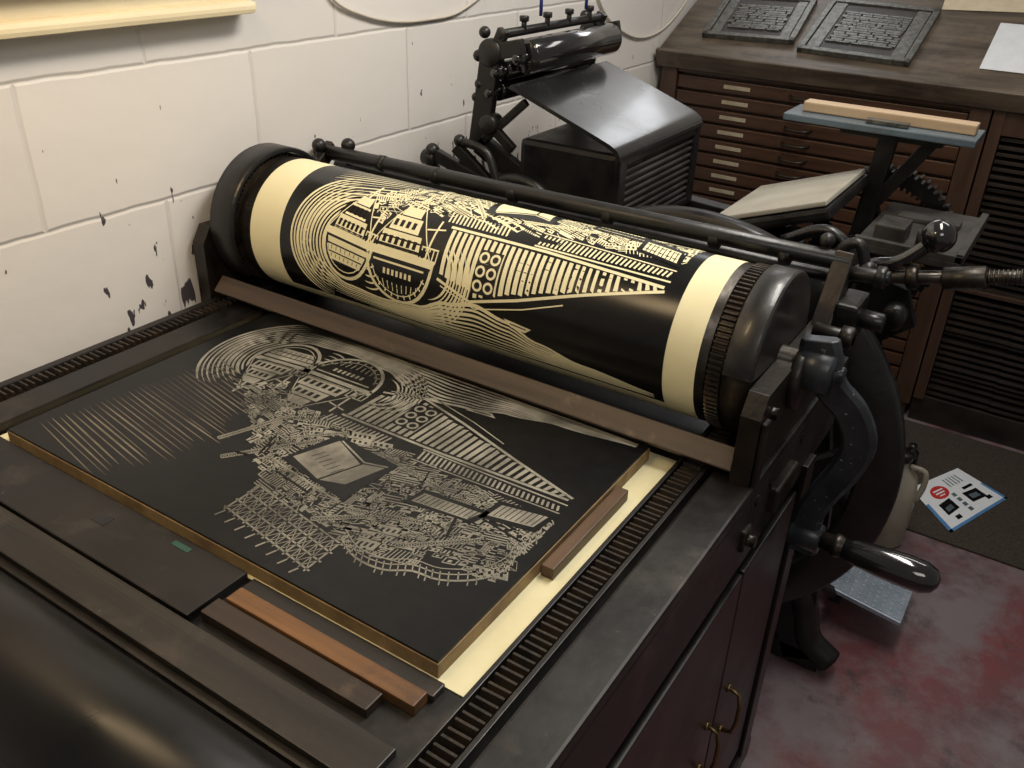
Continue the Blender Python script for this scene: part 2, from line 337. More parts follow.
def draw(A):
    R=random.Random(11)
    # bold parallel diagonals fading into the black sky
    for k in range(34):
        y0=.024+.0088*k
        xs=.022+.0014*k+R.uniform(-.003,.006); xe=.165+.095*math.sin(math.pi*(k+5)/45)+R.uniform(-.02,.015)
        A.line([(xs,y0+.014),(xe,y0-.022)],R.choice([.0014,.0020,.0030]),2,1,taper=True)
    # sea contours: tight parallel flowing lines following the quay edge
    low=[(.04,.36),(.10,.43),(.16,.462),(.24,.470),(.32,.462),(.38,.440),(.44,.428),(.50,.440),(.56,.462),(.64,.480),(.77,.494)]
    K=9
    for k in range(K):
        pts=[]
        for i in range(60):
            x=.05+.71*i/59
            l=interp(low,x); t=k/(K-1)
            pts.append((x,l+(.503-l)*t))
        a=0 if k<5 else 3*k-12
        A.line(pts[a:],(.0056,.0038)[k%2],1,taper=True,ph=k*.6)
    # tight ripples round the boats
    for k in range(11):
        r=.066+.0078*k
        A.line(arc(.172,.385,r,r*1.02,118,262-2*k,30),(.0056,.0038)[k%2],1,taper=True,ph=k*.7)
    for k in range(8):
        A.line(arc(.335,.395,.050+.0062*k,.048+.0068*k,-56+5*k,78,18),(.0044,.0028)[k%2],1,taper=True,ph=k)
    for k in range(4):
        A.line(arc(.215,.36,.035+.008*k,.060+.012*k,60,100,10),.0034,1,taper=True)
    def boat(cx,cy,s,rot,dark,vy=1.0):
        c,sn=math.cos(rot),math.sin(rot)
        T=lambda x,y:(cx+(x*c-y*vy*sn)*s,cy+(x*sn+y*vy*c)*s)
        for i in range(12):
            a0=math.pi*i/12; a1=math.pi*(i+1)/12
            A.quad(T(.56*math.cos(a0),-.06),T(.56*math.cos(a1),-.06),T(.56*math.cos(a1),-.06+.66*math.sin(a1)),T(.56*math.cos(a0),-.06+.66*math.sin(a0)),0,2)
        A.quad(T(-.40,-.62),T(.40,-.62),T(.52,-.06),T(-.52,-.06),0,2)
        hull=[T(.56*math.cos(math.radians(t)),-.06+.66*math.sin(math.radians(t))) for t in range(0,181,12)]
        A.line(hull,.0060,1,3)
        A.quad(T(-.58,-.13),T(.60,-.13),T(.57,-.02),T(-.55,-.02),1,3)
        A.line([T(.48*math.cos(math.radians(t)),-.04+.54*math.sin(math.radians(t))) for t in range(20,161,14)],.0020,1,3)
        if dark:
            for i in range(11):
                t=math.radians(25+13*i); A.line([T(.52*math.cos(t),-.05+.60*math.sin(t)),T(.46*math.cos(t),-.05+.53*math.sin(t))],.003,1,3)
            for i in range(7): A.quad(T(-.25+.075*i,.14),T(-.21+.075*i,.14),T(-.21+.075*i,.22),T(-.25+.075*i,.22),1,3)
            A.line([T(-.44,.05),T(.44,.05)],.0034,1,3)
            for i in range(9): A.line([T(-.34+.085*i,.29+.04*(1-abs(i-4)/4)),T(-.31+.078*i,.40+.06*(1-abs(i-4)/4))],.0016,1,3)
        else:
            A.quad(T(-.48,.02),T(.50,.02),T(.36,.36),T(-.34,.36),1,3)
            A.line([T(-.44,.12),T(.46,.12)],.0026,0,4); A.line([T(-.38,.24),T(.40,.24)],.0022,0,4)
            for i in range(7): A.line([T(-.34+.11*i,.14),T(-.31+.10*i,.32)],.0014,0,4)
        A.quad(T(-.40,-.38),T(.26,-.38),T(.30,-.10),T(-.42,-.10),1,3)
        A.quad(T(-.31,-.62),T(.15,-.62),T(.18,-.40),T(-.33,-.40),1,3)
        A.quad(T(-.22,-.80),T(.07,-.80),T(.09,-.64),T(-.24,-.64),1,3)
        for i in range(6): A.quad(T(-.365+.105*i,-.31),T(-.305+.105*i,-.31),T(-.305+.105*i,-.20),T(-.365+.105*i,-.20),0,4)
        for i in range(4): A.quad(T(-.285+.105*i,-.56),T(-.225+.105*i,-.56),T(-.225+.105*i,-.46),T(-.285+.105*i,-.46),0,4)
        A.line([T(-.42,-.150),T(.30,-.150)],.0014,0,4)
        A.line([T(-.08,-.80),T(-.06,-1.12)],.0042,1,3); A.line([T(-.06,-1.05),T(.50,-.12)],.0020,1,3); A.line([T(-.06,-1.05),T(-.54,-.12)],.0020,1,3)
        A.line([T(-.22,-.92),T(.12,-.95)],.0030,1,3)
        A.line([T(.42,-.10),T(.44,-.70)],.0038,1,3); A.line([T(.28,-.52),T(.56,-.58)],.0028,1,3)
        A.line([T(.32,-.28),T(.60,-.28)],.0026,1,3)
        for i in range(5): A.line([T(.33+.065*i,-.28),T(.33+.065*i,-.10)],.0022,1,3)
    boat(.163,.385,.098,.12,False,1.1); boat(.279,.392,.124,.02,True,.98)
    # quay stripes (bold, tapering field)
    x=.362
    while x<.735:
        top=.318+.02*(x-.355)
        if x<.43: bot=.395+.20*(x-.362)
        else: bot=.4145-.085*(x-.43)/.305
        w_=.0080 if x<.60 else .0064
        if bot-top>.004: A.quad((x,top),(x+w_-.001,top+.0003),(x+w_+.003+R.uniform(-.001,.001),bot+R.uniform(-.002,.002)),(x+.003,bot+R.uniform(-.002,.002)),1,1)
        x+=.0118
    A.line([(.356,.314),(.54,.315),(.745,.324)],.0048,1)
    A.line([(.362,.402),(.43,.424),(.52,.400),(.63,.365),(.748,.330)],.0046,1)
    A.line([(.37,.412),(.44,.434),(.53,.412),(.60,.388)],.0020,1)
    for i in range(30):
        x=.520+.0076*i; A.line([(x,.306),(x+.004,.284+.0004*i)],.0034,1,2)
    A.line([(.515,.309),(.75,.313)],.003,1); A.line([(.515,.280),(.75,.292)],.0022,1)
    for i in range(16):
        x=.345+.0076*i; A.line([(x,.306),(x-.003,.286)],.0034,1,2)
    A.quad((.430,.338),(.474,.338),(.474,.408),(.430,.408),0,2)
    for i in range(2):
        for j in range(3):
            cx,cy=.4415+.021*i,.350+.0225*j
            A.line(arc(cx,cy,.0074,.0074,0,360,16),.0040,1,3)
    A.quad((.498,.434),(.550,.440),(.538,.449),(.512,.446),1,2); A.line([(.51,.440),(.54,.443)],.002,0,3)
    # town
    def inside(x,y):
        if x<.19: return False
        lo=.115+.15*max(0,(.40-x))/.20 if x<.40 else .10+.012*math.sin(x*30)
        if x>.66: lo=.135
        hi=.285 if x<.51 else .276
        if x<.35: hi=.335
        if x<.35 and y>.292 and x>.235: return False
        return lo<y<hi
    occ=[]; n=0;tries=0
    while n<600 and tries<20000:
        tries+=1
        x=R.uniform(.18,.750); y=R.uniform(.07,.335)
        if not inside(x,y): continue
        rr=R.random()
        if rr<.28: w=R.uniform(.028,.050);h=R.uniform(.013,.022)
        elif rr<.44: w=R.uniform(.008,.013);h=R.uniform(.018,.030)
        else: w=R.uniform(.009,.018);h=R.uniform(.006,.012)
        if any(abs(x-a)<(w+c)*.38 and abs(y-b_)<(h+d)*.38 for a,b_,c,d in occ): continue
        occ.append((x,y,w,h)); n+=1
        ang=(.28 if math.sin(x*9+y*14)>0 else -.20)+R.uniform(-.04,.04); sk=.30 if math.sin(x*13)>0 else -.25
        ca,sa=math.cos(ang),math.sin(ang)
        def T(a,b):
            u=(a-.5)*w+(b-.5)*h*sk; v=(b-.5)*h
            return (x+u*ca-v*sa,y+u*sa+v*ca)
        k=R.random(); lw=R.uniform(.0012,.0030)
        if k<.26:
            A.quad(T(0,0),T(1,0),T(1,1),T(0,1),1,1)
            m=max(2,int(w/.008))
            for i in range(m):
                A.quad(T(.10+.84*i/m,.3),T(.10+.84*i/m+.40/m,.3),T(.10+.84*i/m+.40/m,.7),T(.10+.84*i/m,.7),0,2)
        elif k<.50:
            m=max(3,int(w/.0044))
            for i in range(m+1): A.line([T(i/m,R.uniform(-.05,.05)),T(i/m,1)],min(lw,.0024),1)
            A.line([T(-.05,0),T(1.05,0)],lw*1.2,1)
        elif k<.68:
            m=max(2,int(h/.0042))
            for i in range(m+1): A.line([T(0,i/m),T(1,i/m)],min(lw,.0022),1)
        elif k<.82:
            A.line([T(0,1),T(0,0),T(1,0),T(1,1),T(.5,1.5),T(0,1),T(1,1)],lw*.8,1)
            A.quad(T(.3,.2),T(.6,.2),T(.6,.6),T(.3,.6),1,1)
        elif k<.92:
            A.quad(T(0,0),T(1,0),T(.9,.5),T(.1,.5),1,1)
            A.line([T(0,.6),T(.5,1.1),T(1,.6)],lw,1)
        else:
            A.line([T(0,0),T(1,0),T(1,1),T(0,1),T(0,0)],lw*.8,1); A.line([T(0,0),T(1,1)],lw*.6,1); A.line([T(0,1),T(1,0)],lw*.6,1)
    # straight crane lattices and girders
    def lattice(x0,y0,x1,y1,wd,n):
        d=Vector((x1-x0,y1-y0)); u=d.normalized(); v=Vector((-u.y,u.x))*wd; P=Vector((x0,y0))
        q=lambda t,s_: tuple(P+d*t+v*s_)
        A.quad(q(0,-.8),q(1,-.8),q(1,.8),q(0,.8),0,2)
        A.line([q(0,-.6),q(1,-.6)],.0020,1,3); A.line([q(0,.6),q(1,.6)],.0020,1,3)
        for i in range(n):
            a,b=i/n,(i+1)/n
            A.line([q(a,-.6),q(b,.6)],.0012,1,3); A.line([q(a,.6),q(b,-.6)],.0012,1,3); A.line([q(a,-.6),q(a,.6)],.0015,1,3)
    lattice(.26,.16,.30,.27,.006,12); lattice(.30,.13,.385,.245,.007,14); lattice(.52,.14,.62,.175,.006,10); lattice(.50,.10,.56,.15,.006,8); lattice(.62,.12,.70,.19,.006,11); lattice(.47,.265,.60,.245,.005,14); lattice(.40,.28,.34,.22,.005,9)
    for i in range(20):
        x=R.uniform(.24,.70); y=R.uniform(.13,.275); s_=R.uniform(.03,.08); a=R.choice([.28,-.20,1.35,-1.3])
        x2=x+s_*math.cos(a); y2=y+s_*.8*math.sin(a)
        if inside(x2,y2): A.line([(x,y),(x2,y2)],R.uniform(.0018,.0042),R.choice([1,0,0]),3)
    # bright gable house
    A.quad((.370,.175),(.505,.152),(.515,.255),(.392,.266),0,4)
    A.quad((.380,.188),(.445,.168),(.468,.228),(.405,.256),1,5)
    A.quad((.449,.168),(.484,.180),(.502,.240),(.472,.230),1,5)
    for i in range(6): A.line([(.400+.010*i,.203-.003*i),(.408+.010*i,.222-.003*i)],.0014,0,6)
    A.line([(.408,.258),(.47,.234),(.504,.244)],.003,1,5)
    A.line([(.37,.166),(.505,.146)],.003,1,5)
    for i in range(12): A.line([(.377+.0105*i,.164-.0016*i),(.379+.0105*i,.152-.0016*i)],.0018,1,5)
    # pier lattice
    A.quad((.395,.050),(.565,.022),(.565,.082),(.395,.112),0,2)
    for j in range(4):
        A.line([(.392,.056+.019*j),(.568,.027+.019*j)],.0028,1,3)
    for i in range(17):
        xx=.396+.0104*i; yy=.055-.00175*i
        A.line([(xx,yy-.004),(xx,yy+.059)],(.0028 if i%4==0 else .0014),1,3)
        if i<16:
            for j in range(3):
                A.line([(xx,yy+.019*j),(xx+.0104,yy+.0172+.019*j)],.0013,1,3)
                if (i+j)%2: A.line([(xx+.0104,yy-.0018+.019*j),(xx,yy+.019+.019*j)],.0013,1,3)
    for i in range(8): A.line([(.40+.022*i,.05-.0038*i),(.396+.022*i,.036-.0035*i)],.0026,1,3)
    # warehouses
    A.quad((.570,.195),(.67,.21),(.68,.243),(.576,.232),0,4); A.quad((.668,.225),(.745,.24),(.75,.285),(.672,.27),0,4)
    A.quad((.578,.203),(.66,.213),(.668,.234),(.582,.226),1,5); A.quad((.676,.235),(.737,.248),(.742,.277),(.680,.264),1,5)
    for i in range(12): A.line([(.583+.0070*i,.2052+.0009*i),(.586+.0070*i,.224+.0009*i)],.0014,0,6)
    for i in range(8): A.line([(.683+.0072*i,.239+.0015*i),(.686+.0072*i,.265+.0015*i)],.0014,0,6)
    # harbour wall
    base=[(.56,.092),(.595,.076),(.635,.078),(.665,.096),(.70,.102),(.735,.127),(.752,.16),(.748,.20),(.755,.24)]
    base=[(p[0],p[1]) for p in smooth([(a,b,0) for a,b in base],4)]
    A.line(base,.0032,1,3)
    A.line([(p[0]-.006,p[1]+.009) for p in base],.0020,1,3)
    A.line([(p[0]-.011,p[1]+.017) for p in base],.0016,1,3)
    for i in range(len(base)-1):
        a=base[i]; A.line([(a[0],a[1]),(a[0]-.008,a[1]+.013)],.0016,1,3)
        if i%3: A.line([(a[0]+.002,a[1]-.002),(a[0]+.005,a[1]-.008)],.0016,1,3)

# ------------------------------------------------------------------ proof press
PR=root('proof_press',(.39,.40,0),'large black cast-iron cylinder proof press with print wrapped on roller','printing press')
CY,CZ,CR=.654,.1235,.121
b=M()
b.bbox(-.155,.935,-.158,1.0,-.15,-.025,.004)
b.bbox(-.095,-.036,-.12,1.0,-.026,-.008,.003)
b.bbox(.872,.935,-.155,1.0,-.026,-.006,.004)
b.bbox(.859,.865,-.155,1.0,-.026,-.004,.001)
b.bbox(.820,.826,-.155,1.0,-.026,-.006,.001)
b.bbox(-.155,-.138,-.155,1.0,-.026,-.008,.003)
b.bbox(-.03,.500,-.094,-.006,-.026,-.012,.002)
b.mt(1).box(.264,.288,-.050,-.032,-.012,-.0115)  # flat black patch, paints the dark inside of a notch
b.mt(2).box(.385,.415,-.024,-.016,-.012,-.0115)
b.make('bed',[BEDM,INK,GREEN],PR)
RJ=random.Random(5)
for nm,x0,x1 in (('gear_rack',.829,.856),('gear_rack',-.132,-.106)):
    r=M(); r.box(x0,x1,-.152,.99,-.026,-.016)
    y=-.150
    while y<.98:
        j=RJ.uniform(-.0006,.0006); h=-.0070+RJ.uniform(-.0012,.0012)
        r.add([(x0,y+j,-.0165),(x1,y,-.0165),(x1,y+.0032,h),(x0,y+.0032+j,h),(x1,y+.0064,h),(x0,y+.0064+j,h),(x1,y+.0096,-.0165),(x0,y+.0096+j,-.0165)],
              [(0,1,2,3),(3,2,4,5),(5,4,6,7),(0,3,5,7),(1,6,4,2)]); y+=.0115
    r.make(nm,RACK,PR)
g=M(); g.cyl((-.16,-.236,-.034),(.93,-.236,-.034),.070,seg=64,cap=.05)
g.cyl((-.17,-.236,-.034),(.95,-.236,-.034),.02)
g.bbox(.93,.945,-.27,-.12,-.12,-.02,.004); g.bbox(-.175,-.16,-.27,-.12,-.12,-.02,.004)
g.make('end_roller',ROLLM,PR)
s=M()
s.bbox(-.11,.925,-.15,.845,-.86,-.15,.004)
s.bbox(-.13,.945,-.17,.865,-.9,-.85,.005)
s.bbox(.90,.945,.80,.85,-.86,-.13,.003)
ST=s.make('stand_cabinet',CABBODY,PR)
for (y0,y1,hy) in ((-.12,.53,.49),(.536,.79,.585)):
    d=M(); d.bbox(.926,.938,y0,y1,-.82,-.175,.003)
    D=d.make('door',CABBODY,ST)
    hh=M(); hh.tube([(.939,hy,-.56),(.958,hy,-.555),(.963,hy,-.53),(.963,hy,-.49),(.958,hy,-.465),(.939,hy,-.46)],.0038,10)
    hh.cyl((.937,hy,-.56),(.942,hy,-.56),.008); hh.cyl((.937,hy,-.46),(.942,hy,-.46),.008)
    h=hh.make('handle',BRASS,D); h['label']='dull brass pull handle'
    if hy<.55:
        k=M(); k.cyl((.938,hy+.0,-.60),(.952,hy+.0,-.60),.004); k.sph((.954,hy,-.60),.008)
        k.make('latch_knob',BRASS,D)
def cheek(x0,x1,front=.50,low=-.095,top=.100):
    pl=[(front,low),(front,top-.03),(front+.02,top),(.80,top),(.825,.05),(.825,low)]
    c=M(); c.prism(pl,'x',x0,x1)
    return c
c=cheek(.900,.928,top=.130)
c.bbox(.928,.936,.505,.525,-.085,.095,.002)
c.cyl((.925,CY,CZ-.02),(.942,CY,CZ-.02),.050,seg=32)
for (y,z) in ((.55,.09),(.535,-.045),(.60,-.05),(.75,-.05),(.76,.08)):
    c.cyl((.926,y,z),(.938,y,z),.010,seg=6)
c.bbox(.862,.942,.485,.512,-.105,-.068,.003); c.cyl((.942,.498,-.087),(.954,.498,-.087),.010,seg=6)
c.bbox(.928,.950,.60,.70,-.105,-.06,.006)
c.beam((.918,.77,.08),(.918,.86,.225),.03,.035)
c.make('side_frame',BROWNIRON,PR,bevel=.002)
c=cheek(-.185,-.155,low=-.03,top=.13)
c.beam((-.165,.74,.12),(-.165,.87,.215),.02,.03)
c.make('side_frame',BROWNIRON,PR,bevel=.002)
def hood(x0,x1,ro,ri,a0,a1):
    m=M(); n=40
    vs=[]
    for i in range(n+1):
        a=math.radians(a0+(a1-a0)*i/n)
        for (x,r) in ((x0,ri),(x0,ro-.002),(x0+.002,ro),(x1-.004,ro),(x1-.001,ro-.002),(x1,ro-.006),(x1,ri)):
            vs.append((x,CY-r*math.sin(a),CZ-r*math.cos(a)))
    fs=[]
    for i in range(n):
        for k in range(7):
            j=(k+1)%7; fs.append((i*7+k,i*7+j,(i+1)*7+j,(i+1)*7+k))
    m.add(vs,fs,False); m.add([vs[k] for k in range(7)],[tuple(range(7))]); m.add([vs[n*7+k] for k in range(7)],[tuple(range(7))])
    for q in range(len(fs)): m.sm[q]=(q%7) in (2,)
    return m
m=hood(.856,.899,.1275,.02,96,272)
m.make('gear_hood',HOODM,PR)
m=hood(-.152,-.094,.137,.128,50,270); m.make('gear_hood',IRON,PR)
cy=M(); cy.cyl((-.082,CY,CZ),(.832,CY,CZ),CR,seg=96,cap=.01)
CYL=cy.make('impression_cylinder',STEEL,PR)
m=M(); m.gear((.834,CY,CZ),(1,0,0),.1245,.020,90,.005,.02); m.lathe((.856,CY,CZ),(1,0,0),[(0,.02),(0,.120),(.04,.120),(.04,.02)],64); m.make('end_gear',RACK,CYL)
m=M(); m.gear((-.130,CY,CZ),(1,0,0),.1255,.03,84,.006,.02); m.cyl((-.10,CY,CZ),(-.084,CY,CZ),.112,seg=48); m.make('end_gear',RACK,CYL)
m=M(); m.cyl((-.2,CY,CZ),(.965,CY,CZ),.02); m.make('axle',STEEL,CYL)
m=M()
xf=Matrix.Translation((0,.514,.020))@Matrix.Rotation(math.radians(44),4,'X')
m.bbox(-.14,.900,-.0175,.0175,-.006,.006,.002,xf)
m.make('feed_plank',PLANK,PR)
m=M(); m.cyl((-.19,.85,.205),(.93,.85,.215),.015)
for x in (-.02,.12,.3,.5,.7,.82): m.cyl((x,.85,.2065),(x+.018,.85,.2067),.0165)
m.make('roller_bar',IRON,PR)
m=M(); m.cyl((-.17,.885,.17),(.92,.885,.175),.012); m.make('roller_bar',IRON,PR)
def part(name,fn,mt,par):
    m=M(); fn(m); return m.make(name,mt,par)
part('adjusting_knob',lambda m:(m.sph((-.165,.83,.222),.015),m.cyl((-.165,.83,.17),(-.165,.83,.222),.008)),IRON,PR)
part('adjusting_knob',lambda m:(m.sph((-.12,.87,.222),.015),m.cyl((-.12,.87,.18),(-.12,.87,.222),.008)),IRON,PR)
part('adjusting_knob',lambda m:(m.sph((.885,.86,.240),.012),m.cyl((.885,.86,.2),(.885,.86,.24),.007)),IRON,PR)
part('bearing_block',lambda m:(m.bbox(.93,.965,.79,.87,.10,.17,.006),m.cyl((.96,.83,.14),(1.0,.83,.14),.016,seg=6),m.cyl((.93,.85,.20),(.99,.85,.205),.011),m.cyl((.97,.85,.2035),(.985,.85,.2045),.018,seg=6)),IRON,PR)
part('lock_bolt',lambda m:(m.cyl((.915,.755,.135),(.975,.755,.135),.012),m.cyl((.955,.755,.135),(.975,.755,.135),.019,seg=6)),BROWNIRON,PR)
# crank : flat cast S arm
m=M()
pts=smooth([(.950,CY-.006,CZ+.048),(.956,CY-.004,CZ+.018),(.975,.655,.102),(1.010,.668,.062),(1.028,.682,.010),(1.016,.694,-.050),(.992,.703,-.110),(.979,.708,-.160),(.980,.710,-.226)],8)
ws=[]
for i in range(len(pts)):
    t=i/(len(pts)-1); ws.append(.044+.014*math.exp(-((t-.10)/.12)**2)+.005*math.exp(-((t-.45)/.2)**2)+.006*math.exp(-((t-1)/.1)**2))
m.flatbar(pts,ws,.024,ch=.28)
m.cyl((.930,CY,CZ),(.980,CY-.004,CZ),.034,seg=28); m.cyl((.978,CY-.004,CZ),(.992,CY-.004,CZ),.014,seg=6)
m.cyl((.956,.710,-.196),(1.006,.710,-.196),.024,seg=28)
CR_=m.make('crank',CRANKM,PR,bevel=.002)
m=M(); m.lathe((1.004,.710,-.196),(1,0,0),[(0,1e-5),(0,.014),(.02,.0155),(.022,.019),(.030,.0195),(.034,.017),(.04,.016)],24)
m.make('ferrule',STEEL,CR_)
m=M(); m.lathe((1.038,.710,-.196),(1,0,0),[(0,1e-5),(0,.016),(.02,.020),(.06,.0245),(.10,.0265),(.125,.0255),(.140,.019),(.147,.008),(.148,1e-5)],28)
m.make('handle',GLOSS,CR_)

# ------------------------------------------------------------------ print on cylinder
YC=.62
def cmap(x,y,lay):
    r=CR+.0009+.00020*lay; a=(YC-y)/CR
    return (x*.972+.016,CY-r*math.sin(a),CZ-r*math.cos(a))
p=M(); n=80
for (x0,x1,r,mi,a0,a1) in ((-.060,.818,CR+.0006,1,22,310),(.016,.770,CR+.0009,0,math.degrees((YC-L)/CR),math.degrees(YC/CR))):
    vs=[];fs=[]
    for i in range(n+1):
        a=math.radians(a0+(a1-a0)*i/n)
        for x in (x0,x1): vs.append((x,CY-r*math.sin(a),CZ-r*math.cos(a)))
    for i in range(n): fs.append((2*i,2*i+1,2*i+3,2*i+2))
    p.mt(mi).add(vs,fs,True)
A=Art(cmap); draw(A)
o=len(p.v); p.v+=A.m.v
for f,mi in zip(A.m.f,A.m.mi): p.f.append([o+i for i in f]); p.mi.append(0 if mi==0 else 1); p.sm.append(True)
ob=p.make('print_sheet',[INK,PAPER]); tag(ob,'cream paper print of black harbour linocut wrapped around press cylinder','print')

m=M(); m.box(-.030,.816,-.004,.53,-.0245,-.0235)
tag(m.make('packing_sheet',PACK),'yellowish packing paper lying under the linocut on press bed','paper')
LB=root('linocut_block',(W/2,L/2,H-.0235),'inked black linocut block with carved harbour scene on press bed','linocut block')
m=M(); m.bbox(0,W,0,L,-.0232,-.0032,.0008); m.make('backing_board',MDF,LB)
m=M(); m.mt(0).box(.0015,W-.0015,.0015,L-.0015,-.0034,0)
A=Art(lambda x,y,lay:(x,y,.0001+.00008*lay)); draw(A)
o=len(m.v); m.v+=A.m.v
for f,mi in zip(A.m.f,A.m.mi): m.f.append([o+i for i in f]); m.mi.append(mi); m.sm.append(False)
m.make('lino_surface',[LINO,CARVE,CARVED],LB)

def strip(name,x0,x1,y0,y1,z0,z1,mt,lab,rz=0):
    m=M(); m.bbox(-(x1-x0)/2,(x1-x0)/2,-(y1-y0)/2,(y1-y0)/2,z0,z1,.0015)
    ob=m.make(name,mt,org=(0,0,z0+H)); ob.location=((x0+x1)/2,(y0+y1)/2,z0+H); ob.rotation_euler=(0,0,rz)
    return tag(ob,lab,'wood strip')
strip('furniture_strip',.515,.785,-.052,-.029,-.0245,-.010,ORANGE,'ochre wooden furniture strip close to the linocut block')
strip('furniture_strip',.506,.748,-.081,-.0545,-.0245,-.012,BRWOOD,'dark brown wooden furniture strip next to the ochre strip')
strip('furniture_strip',.510,.79,-.027,-.006,-.0245,-.016,BLACKWOOD,'low blackened wooden filler strip against the linocut block')
strip('furniture_board',-.03,.80,-.148,-.0965,-.0245,-.015,BLACKWOOD,'broad worn blackened wooden board along the bed end')
strip('furniture_strip',.7785,.796,.20,.40,-.0230,-.006,TANWOOD,'brown wooden furniture strip along the block edge on paper')

# ------------------------------------------------------------------ platen press
PP=root('platen_press',(.5,1.4,0),'black cast-iron treadle platen press with flywheel and feed boards','printing press')
fc=(.589,-.311); fr=.477; fy=1.10
m=M()
m.lathe((fc[0],fy-.018,fc[1]),(0,1,0),[(0,fr-.078),(0,fr-.006),(.006,fr),(.030,fr),(.036,fr-.006),(.036,fr-.078),(.028,fr-.084),(.008,fr-.084),(0,fr-.078)],96)
m.cyl((fc[0],fy-.04,fc[1]),(fc[0],fy+.06,fc[1]),.06,seg=32)
for k in range(6):
    a=2*math.pi*k/6+.20
    pp=[(fc[0]+math.cos(a-.3*math.sin(math.pi*t))*(.05+t*(fr-.12)),fy,fc[1]+math.sin(a-.3*math.sin(math.pi*t))*(.05+t*(fr-.12))) for t in [i/8 for i in range(9)]]
    m.flatbar(pp,[.075-.02*i/8 for i in range(9)],.024)
m.make('flywheel',IRON,PP)
m=M(); m.cyl((fc[0],1.05,fc[1]),(fc[0],1.80,fc[1]),.022); m.make('main_shaft',STEEL,PP)
for y in (1.19,1.62):
    m=M()
    for a,bq,w in (((.02,-.88),(.18,-.25),.07),((.18,-.25),(.30,.02),.08),((.95,-.88),(.72,-.30),.07),((.72,-.30),(.60,.0),.07),((.18,-.32),(.74,-.32),.09),((.28,.0),(.62,-.02),.06),((-.04,-.87),(1.0,-.87),.05)):
        m.beam((a[0],y,a[1]),(bq[0],y,bq[1]),.045,w)
    m.tube(smooth([(.86,y,-.60),(.93,y,-.72),(.96,y,-.82),(1.02,y,-.865)],5),.032,12)
    m.prism([(.66,-.60),(.74,-.10),(.88,-.16),(.94,-.45),(.97,-.85),(.66,-.85)],'y',y-.012,y+.012)
    m.cyl((fc[0],y-.04,fc[1]),(fc[0],y+.04,fc[1]),.06,seg=28)
    m.make('frame',IRON,PP)
for (x,z) in ((.05,-.8),(.9,-.8),(.2,-.3),(.3,-.02)):
    part('tie_rod',lambda m:m.cyl((x,1.19,z),(x,1.62,z),.018),IRON,PP)
m=M(); m.bbox(.12,.362,1.165,1.600,.02,.222,.012); m.bbox(.28,.335,1.21,1.60,-.45,.02,.006)
m.bbox(.358,.372,1.165,1.20,.02,.222,.004); m.bbox(.358,.372,1.565,1.60,.02,.222,.004); m.bbox(.358,.372,1.19,1.58,.195,.222,.004); m.bbox(.358,.372,1.19,1.58,.02,.04,.004)
m.mt(1)
for i in range(9): m.bbox(.355,.368,1.20,1.565,.045+.0165*i,.052+.0165*i,.002)
m.make('type_bed',[IRON,IRON_MATT],PP)
prof=[(.095,.332),(.14,.317),(.20,.296),(.28,.268),(.330,.250),(.350,.242),(.364,.233),(.371,.222),(.373,.212)]
sp=[(q[0],q[1]) for q in smooth([(a,b,0) for a,b in prof],4)]
inner=[(a-.006,b-.007) for a,b in sp]
N=len(sp); y0,y1=1.158,1.604
m=M()
m.add([(a,y0,b) for a,b in sp]+[(a,y1,b) for a,b in sp],[(i,i+1,N+i+1,N+i) for i in range(N-1)],True)
m.add([(a,y0,b) for a,b in inner]+[(a,y1,b) for a,b in inner],[(i,i+1,N+i+1,N+i) for i in range(N-1)],True)
for yy in (y0,y1): m.add([(a,yy,b) for a,b in sp]+[(a,yy,b) for a,b in inner],[(i,i+1,N+i+1,N+i) for i in range(N-1)])
for k in (0,N-1): m.add([(sp[k][0],y0,sp[k][1]),(sp[k][0],y1,sp[k][1]),(inner[k][0],y1,inner[k][1]),(inner[k][0],y0,inner[k][1])],[(0,1,2,3)])
m.make('glossy_cover',PLATEM,PP)
for (x,z,r) in ((.100,.386,.037),(.045,.350,.022),(.03,.305,.022)):
    m=M(); m.cyl((x,1.205,z),(x,1.60,z),r,seg=32,cap=.1); m.cyl((x,1.165,z),(x,1.645,z),.009); m.cyl((x,1.175,z),(x,1.19,z),.016)
    m.make('ink_roller',GLOSS,PP)
m=M()
for y in (1.18,1.63):
    m.beam((.0,y,.18),(.03,y,.39),.02,.05); m.beam((.03,y,.39),(.11,y,.41),.02,.035); m.beam((.03,y,.37),(.06,y,.44),.018,.025)
    m.beam((.0,y,.19),(.14,y,.12),.02,.05)
    m.cyl((.03,y-.014,.39),(.03,y+.014,.39),.03)
    for q,rr in (((.01,y,.43),.013),((-.005,y,.38),.013),((.0,y,.32),.013),((-.01,y,.29),.011)): m.sph(q,rr)
m.cyl((.055,1.17,.43),(.055,1.64,.43),.010)
m.beam((.02,1.17,.25),(.10,1.17,.19),.016,.022); m.beam((.02,1.17,.20),(.13,1.17,.30),.014,.018); m.cyl((.04,1.15,.24),(.04,1.19,.24),.022)
for y in (1.26,1.36,1.46,1.56): m.cyl((.06,y,.43),(.06,y,.452),.006); m.cyl((.06,y,.45),(.06,y,.462),.011,seg=8)
m.make('roller_bracket',IRON,PP)
m=M()
m.beam((-.095,1.12,.165),(.08,1.14,.10),.020,.028); m.beam((-.10,1.12,.16),(-.06,1.14,.02),.022,.026)
m.beam((-.03,1.13,.185),(.12,1.15,.06),.020,.026); m.beam((-.07,1.14,.05),(.10,1.15,.02),.022,.028)
m.beam((-.05,1.13,.08),(.0,1.14,.17),.018,.022); m.prism([(.04,.0),(.06,.10),(.12,.13),(.16,.05),(.14,.0)],'y',1.15,1.165)
